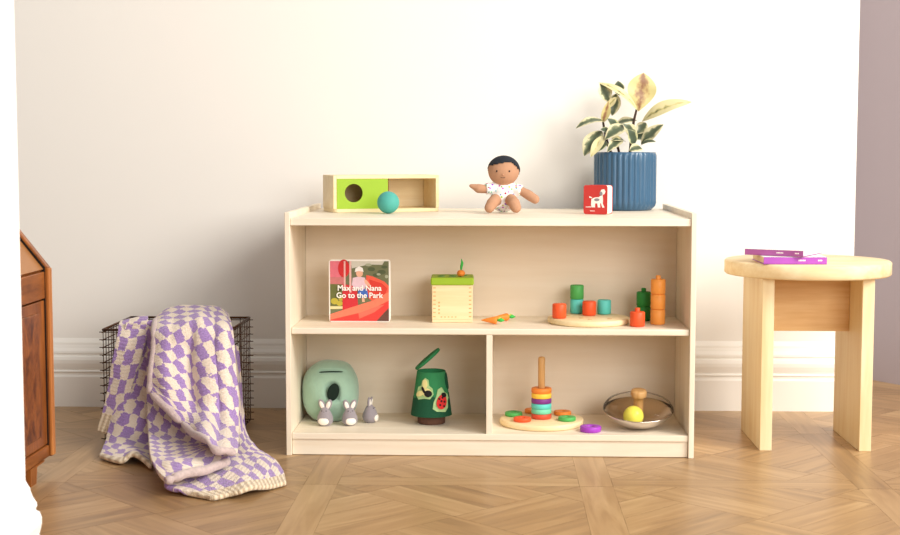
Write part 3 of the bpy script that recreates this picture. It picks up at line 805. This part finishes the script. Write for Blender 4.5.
def tree_pot():
    r = empty('felt_tree_bucket', 'green felt tree bucket with open lid and insect patches, in lower left compartment', 'toy', (-.149, .15, ZB+E))
    B().lathe([(0, 0), (.034, 0), (.0355, .002), (.0355, .024), (.034, .026), (0, .026)], M['trunk'], 40).build('trunk_base', r, 'brown felt base')
    z0, z1 = .022, .134
    def R(z): return .052+(.0365-.052)*(z-z0)/(z1-z0)
    # wavy division between dark and light felt
    t = bmesh.new(); n = 64; rows = []
    def split(a): return .072+.006*math.sin(3*a+.8)
    zs_ = [('d', 0), ('d', .34), ('d', .68), ('s', 0), ('l', .33), ('l', .66), ('l', 1)]
    lo, hi = B(), B()
    def wall(k, f0, f1, m, mat, ex=0):
        t = bmesh.new(); rw = []
        for i in range(m+1):
            rr = []
            for q in range(n):
                a = 2*PI*q/n; z = f0(a)+(f1(a)-f0(a))*i/m
                rr.append(t.verts.new(((R(z)+ex)*math.cos(a), (R(z)+ex)*math.sin(a), z)))
            rw.append(rr)
        for A, C in zip(rw, rw[1:]):
            for q in range(n): t.faces.new((A[q], A[(q+1) % n], C[(q+1) % n], C[q]))
        k.merge(t, mat, True)
    wall(lo, lambda a: z0, split, 4, M['bag_d'], .0008)
    lo.lathe([(0, z0), (.0526, z0)], M['bag_d'], 48)
    lo.build('lower_wall', r, 'dark forest green lower half')
    wall(hi, split, lambda a: z1, 4, M['bag_l'])
    hi.lathe([(.0365, z1), (.0355, z1+.001), (.0335, z1), (.0345, z1-.03), (0, z1-.031)], M['bag_l'], 48)
    hi.build('upper_wall', r, 'leaf green upper half')
    # lid hinged on the left, standing open
    k = B(); k.lathe([(0, 0), (.0385, 0), (.040, .0015), (.040, .006), (.0385, .0075), (0, .0075)], M['bag_l'], 40)
    m = T(-.0365, 0, z1+.002) @ Matrix.Rotation(math.radians(-41), 4, 'Y') @ T(.039, 0, 0)
    bmesh.ops.transform(k.b, matrix=m, verts=k.b.verts[:]); k.build('lid', r)
    def patch(name, ang, zc, pieces, lab, sc=1.2):
        k = B()
        pieces = [([(x*sc, z*sc) for x, z in p], l, m) for p, l, m in pieces]
        for poly, lift, mat in pieces:
            t = bmesh.new(); A = []; C = []
            for x, z in poly:
                for lst, dd in ((A, lift+.0012), (C, lift-.0012)):
                    rr = R(zc+z)+dd+.0014; a = ang+x/R(zc)
                    lst.append(t.verts.new((rr*math.cos(a), rr*math.sin(a), zc+z)))
            cA = t.verts.new(sum((v.co for v in A), Vector())/len(A)*1.0)
            ca = math.atan2(cA.co.y, cA.co.x); rr = R(cA.co.z)+lift+.003; cA.co.x, cA.co.y = rr*math.cos(ca), rr*math.sin(ca)
            for i in range(len(A)):
                j = (i+1) % len(A); t.faces.new((A[i], A[j], cA)); t.faces.new((A[i], C[i], C[j], A[j]))
            k.merge(t, mat, False)
        return k.build(name, r, lab)
    fr = -PI/2
    patch('bee_patch', fr-.36, .090, [
        ([(-.019,-.012),(-.012,-.020),(.002,-.017),(.012,-.018),(.019,-.008),(.017,.004),(.010,.010),(.008,.022),(0,.026),(-.006,.020),(-.008,.010),(-.016,.006)], 0, M['patch']),
        (ell(-.009,-.007,.009,.0055,14,.5), .002, M['pale']), (ell(.001,.014,.0055,.0095,14,.1), .002, M['pale']),
        (ell(.006,-.004,.0105,.0085,16,-.6), .0026, M['pale']),
        (ell(.0085,-.006,.0075,.0072,14,0), .0032, M['black']), (ell(-.001,.001,.0025,.008,12,.5), .0032, M['black'])], 'pale bee patch')
    patch('ladybird_patch', fr+.64, .066, [
        ([(-.020,-.018),(-.012,-.024),(.006,-.026),(.014,-.018),(.016,-.004),(.021,.002),(.018,.010),(.008,.016),(.002,.026),(-.008,.022),(-.012,.008),(-.018,-.004)], 0, M['patch']),
        (ell(-.001,-.004,.011,.0155,18,-.3), .0026, M['bugred']),
        (ell(.0045,.010,.006,.005,12,-.3), .0032, M['black'])]+[(ell(x,z,.002,.0024,8), .0036, M['black']) for x, z in ((-.006,-.010),(.002,-.013),(-.003,-.002),(.004,-.004),(.0,.005),(-.007,.003))], 'ladybird patch')
    patch('leaf_patch', fr+1.35, .110, [(ell(0,0,.008,.018,14), 0, M['bag_d'])], 'dark leaf patch')
    return r
tree_pot()

# ------------------------------------------------------------------ bottom right
dc = (.133, .146)
disc('stacker_base', 'round pale wooden ring stacking base in the lower right compartment', 'toy', (dc[0], dc[1], ZB+E), .107, .015)
zr = ZB+.015+2*E
k = B().lathe([(0, 0), (.0088, 0), (.0088, .153), (.0075, .157), (0, .1585)], M['beech'], 24)
tag(k.build('stacking_rod'), 'upright wooden dowel through the stacked rings', 'rod', (dc[0]-.001, .140, zr))
def ring(mat, label, loc, R=.0258, h=.0128, rin=.0098):
    g = [(rin, .0015), (rin, h-.0015), (rin+.0015, h), (R-.0018, h), (R-.0003, h-.0012), (R, h/2), (R-.0003, .0012), (R-.0018, 0), (rin+.0015, 0), (rin, .0015)]
    return tag(B().lathe(g, M[mat], 40).build('stacking_ring'), label, 'ring', loc, None, 'coloured wooden stacking rings')
for i, (m_, nm) in enumerate((('ringred','red ring at the bottom of the dowel stack'), ('mint','mint ring, second from bottom on the dowel'), ('tealpaint','teal ring between mint and purple on the dowel'),
        ('purplepaint','purple ring in the middle of the dowel stack'), ('yellowpaint','yellow ring just below the top of the dowel stack'), ('ringorange','orange ring on top of the dowel stack'))):
    ring(m_, nm, (dc[0]-.001, .140, zr+i*.0131))
RF = .0215; hF = .0085
for m_, nm, x, y in (('greenpaint','green ring lying at the left of the round base',.062,.172),('redpaint','red ring lying at front left of the round base',.083,.098),
        ('ringorange','orange ring lying behind the dowel stack on the left',.113,.215),('ringorange','orange ring lying at back right of the round base',.188,.190),('greenpaint','green ring lying at front right of the round base',.196,.112)):
    ring(m_, nm, (x, y, zr), .0225, .0098, .007)
ring('violet', 'violet ring lying loose on the shelf off the base', (.2515, .052, ZB+E), .0265, .0135, .0095)

def spin_bowl():
    r = empty('spinning_bowl', 'steel bowl under a clear dome with wooden knob, in lower right compartment', 'toy', (.374, .110, ZB+.0062))
    R = .088
    B().lathe([(0, 0), (.022, 0), (.040, .004), (.060, .013), (.076, .025), (R, .040), (R+.0005, .0425), (R-.0015, .0425), (.075, .0275), (.058, .0165), (.038, .0075), (.02, .0035), (0, .003)], M['steel'], 72).build('bowl', r, 'polished steel bowl')
    B().lathe([(R, .0425), (R-.001, .050), (R-.009, .060), (.058, .069), (.034, .0735), (.0145, .0745)], M['dome'], 72).build('dome', r, 'clear dome')
    k = B(); k.lathe([(0, .0035), (.013, .0035), (.0125, .05), (.0125, .070), (.0145, .0735), (.0185, .0765), (.0200, .081), (.0200, .089), (.0180, .0930), (.006, .0935), (0, .092)], M['beech'], 32)
    k.build('knob', r, 'wooden spindle and knob')
    r.rotation_euler = (math.radians(11), 0, 0)
    return r
spin_bowl()
tag(B().ball((0, 0, .0255), .0255, M['yellowball']).build('toy_ball'), 'yellow ball inside the domed steel bowl', 'ball', (.358, .060, ZB+.0124))

# ------------------------------------------------------------------ stool with books
def stool():
    r = empty('wooden_stool', 'round topped pine stool with two plank legs, right of the shelf', 'stool', (.8165, .2365, 0))
    R = .2095
    B().lathe([(0, .4345), (R-.004, .4345), (R, .4385), (R, .467), (R-.004, .471), (0, .471)], M['pineX'], 96).build('seat', r)
    for x0 in (-.1385, .1085): B().box(x0, x0+.030, -.1385, .1385, 0, .4345, M['pineZ'], .0015).build('leg', r)
    B().box(-.1085, .1085, -.011, .011, .287, .4345, M['crossbar'], .001).build('crossbar', r)
    return r
stool()
def flat_book(label, mat, cover, pages, loc, rz, w, d, h):
    r = empty('picture_book', label, 'book', loc, rz, None)
    B().box(.002, w-.002, .003, d-.002, .0018, h-.0018, M[pages]).build('pages', r, 'block of pages')
    B().box(0, w, 0, .003, 0, h, M[mat], .0006).build('spine', r, 'purple spine')
    B().box(0, w, 0, d, 0, .0018, M[mat], .0004).build('cover', r); B().box(0, w, 0, d, h-.0018, h, M[cover], .0004).build('cover', r)
    for nm, f0, n in (('spine_title', .55, 5), ('spine_mark', .86, 3)):
        k = B()
        for q in range(n): k.box(w*f0+q*.0036, w*f0+q*.0036+.0024, -.0003, .0005, h*.42, h*.62, M['page'])
        k.build(nm, r)
    return r
flat_book('lower purple book lying flat on the stool', 'violetbook', 'palecover', 'pagecream', (.6755, .075, .4715), math.radians(.5), .155, .155, .0185)
flat_book('upper purple book lying askew on top of another book on the stool', 'purplebook', 'palecover', 'page', (.6390, .137, .4906), math.radians(-30), .150, .150, .0155)

# ------------------------------------------------------------------ wire basket and blanket
def basket():
    r = empty('wire_basket', 'bronze wire storage basket on the floor between bureau and shelf', 'basket', (-.831, .30, 0))
    w, d, h, c = .165, .14, .29, .0
    def wires(name, f, n_h, n_v, lw):
        k = B()
        for i in range(n_h):
            z = .006+(h-.012)*i/(n_h-1); k.tube([f(-1.0-.010/lw, z), f(1.0+.010/lw, z)], .0013, M['wire'], 6)
        for i in range(n_v):
            u = -1+2*i/(n_v-1); k.tube([f(u, .004), f(u, h)], .0012, M['wire'], 6)
        k.build(name, r)
    wires('front_grid', lambda u, z: (u*w, -d, z), 15, 14, w); wires('back_grid', lambda u, z: (u*w, d, z), 15, 14, w)
    wires('side_grid', lambda u, z: (-w, u*d, z), 15, 12, d); wires('side_grid', lambda u, z: (w, u*d, z), 15, 12, d)
    k = B()
    for i in range(12): k.tube([(-w+2*w*i/11, -d, .004), (-w+2*w*i/11, d, .004)], .0012, M['wire'], 6)
    for i in range(10): k.tube([(-w, -d+2*d*i/9, .005), (w, -d+2*d*i/9, .005)], .0012, M['wire'], 6)
    k.build('base_grid', r)
    k = B()
    for A, C in (((-w,-d),(w,-d)),((w,-d),(w,d)),((w,d),(-w,d)),((-w,d),(-w,-d))): k.tube([(A[0],A[1],h),(C[0],C[1],h)], .0032, M['wire'], 10)
    k.build('rim', r, 'thicker bronze rim')
    return r
basket()
BLANKET = {
'D':[[[-0.896,0.36,0.265],[-0.855,0.37,0.269],[-0.805,0.37,0.272],[-0.756,0.37,0.27],[-0.716,0.36,0.266]],[[-0.87,0.22,0.314],[-0.835,0.24,0.333],[-0.771,0.24,0.339],[-0.713,0.24,0.339],[-0.681,0.22,0.323]],[[-0.842,0.08,0.3],[-0.796,0.07,0.314],[-0.736,0.075,0.319],[-0.679,0.065,0.318],[-0.648,0.08,0.301]],[[-0.835,0.04,0.255],[-0.79,0.02,0.258],[-0.738,0.045,0.25],[-0.674,0.01,0.255],[-0.636,0.045,0.236]],[[-0.834,0.01,0.205],[-0.783,-0.015,0.199],[-0.736,0.015,0.174],[-0.664,-0.03,0.172],[-0.619,0.0,0.143]],[[-0.834,0.0,0.176],[-0.778,-0.04,0.154],[-0.727,-0.03,0.12],[-0.656,-0.09,0.1],[-0.601,-0.09,0.081]],[[-0.832,-0.01,0.156],[-0.774,-0.06,0.12],[-0.715,-0.11,0.084],[-0.617,-0.344,0.095],[-0.563,-0.32,0.07]]],
'C':[[[-0.878,0.135,0.304],[-0.828,0.13,0.304],[-0.764,0.13,0.294],[-0.7,0.13,0.282]],[[-0.873,0.12,0.205],[-0.826,0.115,0.201],[-0.761,0.11,0.189],[-0.696,0.105,0.165]],[[-0.86,0.06,0.113],[-0.812,0.05,0.102],[-0.745,0.03,0.086],[-0.682,0.0,0.078]],[[-0.836,-0.03,0.052],[-0.787,-0.05,0.047],[-0.724,-0.07,0.042],[-0.657,-0.09,0.046]],[[-0.767,-0.29,0.055],[-0.717,-0.33,0.055],[-0.66,-0.309,0.06],[-0.612,-0.222,0.06]],[[-0.721,-0.406,0.045],[-0.682,-0.404,0.045],[-0.633,-0.355,0.05],[-0.59,-0.273,0.055]],[[-0.689,-0.471,0.045],[-0.664,-0.444,0.05],[-0.622,-0.385,0.05],[-0.587,-0.292,0.05]]],
'E':[[[-0.707,0.125,0.257],[-0.692,0.125,0.257],[-0.676,0.125,0.257],[-0.663,0.125,0.257],[-0.651,0.125,0.257],[-0.644,0.125,0.257]],[[-0.704,0.1,0.12],[-0.685,0.095,0.121],[-0.666,0.09,0.122],[-0.651,0.09,0.122],[-0.635,0.09,0.122],[-0.624,0.095,0.121]],[[-0.733,0.03,0.031],[-0.699,0.02,0.041],[-0.67,0.015,0.05],[-0.646,0.02,0.054],[-0.621,0.02,0.054],[-0.604,0.03,0.045]],[[-0.725,-0.256,0.02],[-0.688,-0.213,0.02],[-0.653,-0.159,0.02],[-0.621,-0.1,0.022],[-0.587,-0.103,0.035],[-0.564,-0.067,0.03]],[[-0.71,-0.4,0.026],[-0.676,-0.344,0.02],[-0.633,-0.302,0.022],[-0.592,-0.255,0.03],[-0.554,-0.181,0.028],[-0.525,-0.101,0.018]],[[-0.687,-0.423,0.014],[-0.647,-0.404,0.012],[-0.601,-0.383,0.014],[-0.55,-0.356,0.026],[-0.513,-0.287,0.024],[-0.483,-0.2,0.014]],[[-0.626,-0.425,0.006],[-0.591,-0.468,0.006],[-0.56,-0.448,0.01],[-0.522,-0.443,0.018],[-0.488,-0.382,0.008],[-0.45,-0.325,0.006]]],
'B':[[[-0.931,0.14,0.313],[-0.9,0.14,0.316],[-0.869,0.14,0.318],[-0.838,0.14,0.319]],[[-0.951,0.13,0.203],[-0.915,0.12,0.197],[-0.877,0.125,0.197],[-0.837,0.13,0.196]],[[-0.96,0.1,0.092],[-0.924,0.08,0.086],[-0.886,0.09,0.084],[-0.84,0.09,0.08]],[[-0.96,0.04,0.027],[-0.924,0.02,0.027],[-0.882,0.03,0.02],[-0.832,0.03,0.01]],[[-0.947,-0.07,0.008],[-0.879,-0.134,0.008],[-0.848,-0.122,0.02],[-0.787,-0.195,0.008]]],
'A':[[[-0.965,0.25,0.289],[-0.936,0.25,0.292],[-0.901,0.25,0.297]],[[-0.954,0.17,0.305],[-0.923,0.17,0.311],[-0.881,0.17,0.315]],[[-0.951,0.125,0.268],[-0.917,0.115,0.265],[-0.875,0.12,0.269]],[[-0.964,0.11,0.181],[-0.933,0.1,0.177],[-0.898,0.105,0.184]],[[-0.979,0.095,0.098],[-0.948,0.085,0.093],[-0.921,0.09,0.097]],[[-0.994,0.085,0.041],[-0.971,0.08,0.034],[-0.948,0.08,0.027]]],
}

def cr(P, t):
    n = len(P)-1; i = min(int(t*n), n-1); f = t*n-i
    p0, p1, p2, p3 = P[max(i-1, 0)], P[i], P[i+1], P[min(i+2, n)]
    if i == 0: p0 = p1*2-p2
    if i == n-1: p3 = p2*2-p1
    return .5*((2*p1)+(p2-p0)*f+(2*p0-5*p1+4*p2-p3)*f*f+(3*p1-p0-3*p2+p3)*f**3)
def blanket():
    b = bmesh.new(); uvl = b.loops.layers.uv.new('UVMap'); EDGES = []
    opt = {  # uv rotation, ribbed hem rows share at the end
        'A': (.0, .14), 'B': (-.25, .07), 'C': (-.5, 0), 'D': (.55, 0), 'E': (.45, .06)}
    for key, G in BLANKET.items():
        rot, hem = opt[key]; G = [[Vector(p) for p in row] for row in G]
        nu, nv = len(G)*9, 40
        pts = []
        for i in range(nu+1):
            row = [cr([cr([G[a][c] for a in range(len(G))], i/nu) for c in range(len(G[0]))], j/nv) for j in range(nv+1)]
            pts.append(row)
        vl = [0]
        m = nv//2
        for i in range(nu): vl.append(vl[-1]+(pts[i+1][m]-pts[i][m]).length)
        wl = [0]; im = nu//2
        for j in range(nv): wl.append(wl[-1]+(pts[im][j+1]-pts[im][j]).length)
        if key == 'E':
            wl = [0]
            for j in range(nv): wl.append(wl[-1]+(pts[nu-9][j+1]-pts[nu-9][j]).length)
        vk = {'E': .5, 'C': .75}.get(key, 1)
        ca, sa = math.cos(rot), math.sin(rot); vs = []
        for i in range(nu+1):
            vr = []
            for j in range(nv+1):
                p = pts[i][j].copy()
                u, v = wl[j], vl[i]*vk
                w_ = noise.noise(Vector((u*16, v*9, ord(key))))*.007+noise.noise(Vector((u*45, v*45, ord(key))))*.0022
                if key == 'D':
                    a_, s_ = i/nu, j/nv; g_ = min(1, max(0, (a_-.18)/.25))
                    for c_, d_, wd, am in ((.50, .18, .07, -.012), (.66, .16, .06, .010), (.24, .05, .07, .006), (.86, .0, .05, -.006)):
                        w_ -= am*g_*math.exp(-((s_-c_-d_*a_)/wd)**2)
                nrm = (pts[min(i+1, nu)][j]-pts[max(i-1, 0)][j]).cross(pts[i][min(j+1, nv)]-pts[i][max(j-1, 0)])
                if nrm.length > 1e-9: p += nrm.normalized()*w_
                p.z = max(p.z, .007)
                vr.append((b.verts.new(p), (u*ca-v*sa+3, u*sa+v*ca+3)))
            vs.append(vr)
        co_ = [[x[0].co.copy() for x in row] for row in vs]
        if key == 'D': EDGES.append([row[0] for row in co_[14::2]]+co_[-1][1::2])
        if key == 'C': EDGES.append(co_[-1][::2])
        for i in range(nu):
            for j in range(nv):
                q = (vs[i][j], vs[i+1][j], vs[i+1][j+1], vs[i][j+1])
                f = b.faces.new([x[0] for x in q]); f.smooth = True
                f.material_index = 1 if hem and vl[i] > vl[-1]*(1-hem) else 0
                for l, x in zip(f.loops, q): l[uvl].uv = x[1]
    # thick rolled selvedge along the diagonal hem and the under-fold
    for pl in EDGES:
        n = len(pl); seg = 12; rings = []; L = 0
        for i, p in enumerate(pl):
            d = (pl[min(i+1, n-1)]-pl[max(i-1, 0)]).normalized(); a = d.orthogonal().normalized(); c = d.cross(a)
            if i: L += (p-pl[i-1]).length
            rr = .0050*(1+.35*noise.noise(p*90)); rr = rr if 0 < i < n-1 else .003
            rings.append([(b.verts.new(p+(a*math.cos(2*PI*k/seg)+c*math.sin(2*PI*k/seg))*rr), (L+1, .012+.02*k/seg)) for k in range(seg)])
        for A, C in zip(rings, rings[1:]):
            for k in range(seg):
                q = (A[k], A[(k+1) % seg], C[(k+1) % seg], C[k])
                f = b.faces.new([x[0] for x in q]); f.smooth = True; f.material_index = 2
                for l, x in zip(f.loops, q): l[uvl].uv = x[1]
    me = bpy.data.meshes.new('knitted_blanket'); b.to_mesh(me); b.free()
    me.materials.append(M['knit']); me.materials.append(M['hem']); me.materials.append(M['selvedge'])
    o = bpy.data.objects.new('knitted_blanket', me); COL.objects.link(o)
    so = o.modifiers.new('thick', 'SOLIDIFY'); so.thickness = .011; so.offset = 0; so.use_even_offset = False
    ss = o.modifiers.new('sub', 'SUBSURF'); ss.levels = 1; ss.render_levels = 1
    tag(o, 'chunky purple and cream checked knitted blanket spilling from the wire basket onto the floor', 'blanket')
blanket()

# ------------------------------------------------------------------ walnut bureau
def bureau():
    r = empty('writing_bureau', 'orange brown walnut slant front bureau at the far left edge', 'bureau', (-1.018, -.19, 0))
    # local: x<0 into the carcass, y<0 toward the camera along the front
    L, Dp = .74, .40; zb, zt, zh = .040, .482, .66
    side = [(0, zb), (0, zt), (-.155, zt+.196), (-Dp, zt+.196), (-Dp, zb)]
    for y0 in (-.020, -L): B().prism(side, y0, y0+.020, M['walnutZ'], 'XZ', bev=.002).build('side_panel', r)
    B().prism([(-.006, zb), (-.006, zt), (-.161, zt+.196-.003), (-.175, zt+.18), (-.03, zt-.03), (-.03, zb)], -.0235, -.0202, M['dark'], 'XZ').build('shadow_joint', r)
    # near-side stile on the front edge of the far panel
    B().box(-.004, .004, -.0205, -.001, zb+.002, zt-.002, M['edgewood'], .002).build('edge_strip', r, 'lighter orange edge strip')
    k = B(); k.prism([(-.009, zt-.004), (-.160, zt+.187), (-.172, zt+.178), (-.021, zt-.013)], -L+.021, -.0238, M['lidwood'], 'XZ'); k.build('slant_lid', r, 'dusty brown slanted lid')
    B().box(-.03, -.006, -L+.021, -.0238, zt-.072, zt-.010, M['walnutY'], .002).build('drawer_rail', r)
    B().box(-.03, -.008, -L+.021, -.0238, zb+.030, zt-.076, M['walnutZ'], .002).build('door_frame', r)
    B().box(-.012, -.0045, -L+.05, -.075, zb+.055, zt-.10, M['burl'], .003).build('burl_panel', r, 'dark burl veneer panel')
    B().box(-.03, -.004, -L+.021, -.0238, zb, zb+.028, M['walnutY'], .003).build('bottom_rail', r)
    B().box(-Dp, -.17, -L+.021, -.021, zt+.176, zt+.194, M['walnutY'], .002).build('top_board', r)
    B().box(-Dp, -Dp+.01, -L+.021, -.021, zb, zt+.17, M['walnutZ']).build('back_panel', r)
    for y in (-L+.05, -.112):
        B().prism([(y-.05, .0), (y-.012, .0), (y-.004, .036), (y+.045, zb-.003), (y+.05, zb), (y-.05, zb)], -.035, -.003, M['walnutZ'], 'YZ').build('bracket_foot', r)
        B().box(-Dp+.01, -Dp+.045, y-.05, y-.015, 0, zb, M['walnutZ'], .002).build('bracket_foot', r)
    return r
bureau()

# ------------------------------------------------------------------ light
w = bpy.data.worlds.new('daylight'); scene.world = w; w.use_nodes = True
bg = w.node_tree.nodes['Background']; bg.inputs[0].default_value = (1, .98, .955, 1); bg.inputs[1].default_value = .44
def area(name, loc, target, size, power, col):
    l = bpy.data.lights.new(name, 'AREA'); l.shape = 'RECTANGLE'; l.size, l.size_y = size; l.energy = power; l.color = col
    o = bpy.data.objects.new(name, l); COL.objects.link(o); o.location = loc
    o.rotation_euler = (Vector(target)-Vector(loc)).to_track_quat('-Z', 'Y').to_euler()
    return o
area('window_light', (2.9, -1.8, 2.6), (0, .3, .35), (1.7, 1.7), 172, (1, .955, .88))
area('room_bounce', (1.9, -4.3, 1.6), (0, .4, .4), (2.2, 1.7), 105, (1, .97, .92))

# ------------------------------------------------------------------ camera
cam = bpy.data.cameras.new('camera'); co = bpy.data.objects.new('camera', cam); COL.objects.link(co)
yaw, pitch, roll = .03395, .08179, .00044
co.location = (.0208, -3.4456, .7497)
f = Vector((-math.sin(yaw)*math.cos(pitch), math.cos(yaw)*math.cos(pitch), -math.sin(pitch)))
rt = Vector((math.cos(yaw), math.sin(yaw), 0)); up = rt.cross(f)
r2 = rt*math.cos(roll)+up*math.sin(roll); u2 = -rt*math.sin(roll)+up*math.cos(roll)
co.rotation_euler = Matrix((r2, u2, -f)).transposed().to_euler()
cam.sensor_width = 36; cam.lens = 56.88; cam.clip_start = .05
cam.dof.use_dof = True; cam.dof.focus_distance = 3.6; cam.dof.aperture_fstop = 8
scene.camera = co
scene.view_settings.view_transform = 'Standard'; scene.view_settings.look = 'None'
scene.view_settings.exposure = 0; scene.view_settings.gamma = 1
scene.cycles.use_denoising = True
scene.cycles.max_bounces = 8; scene.cycles.transparent_max_bounces = 12
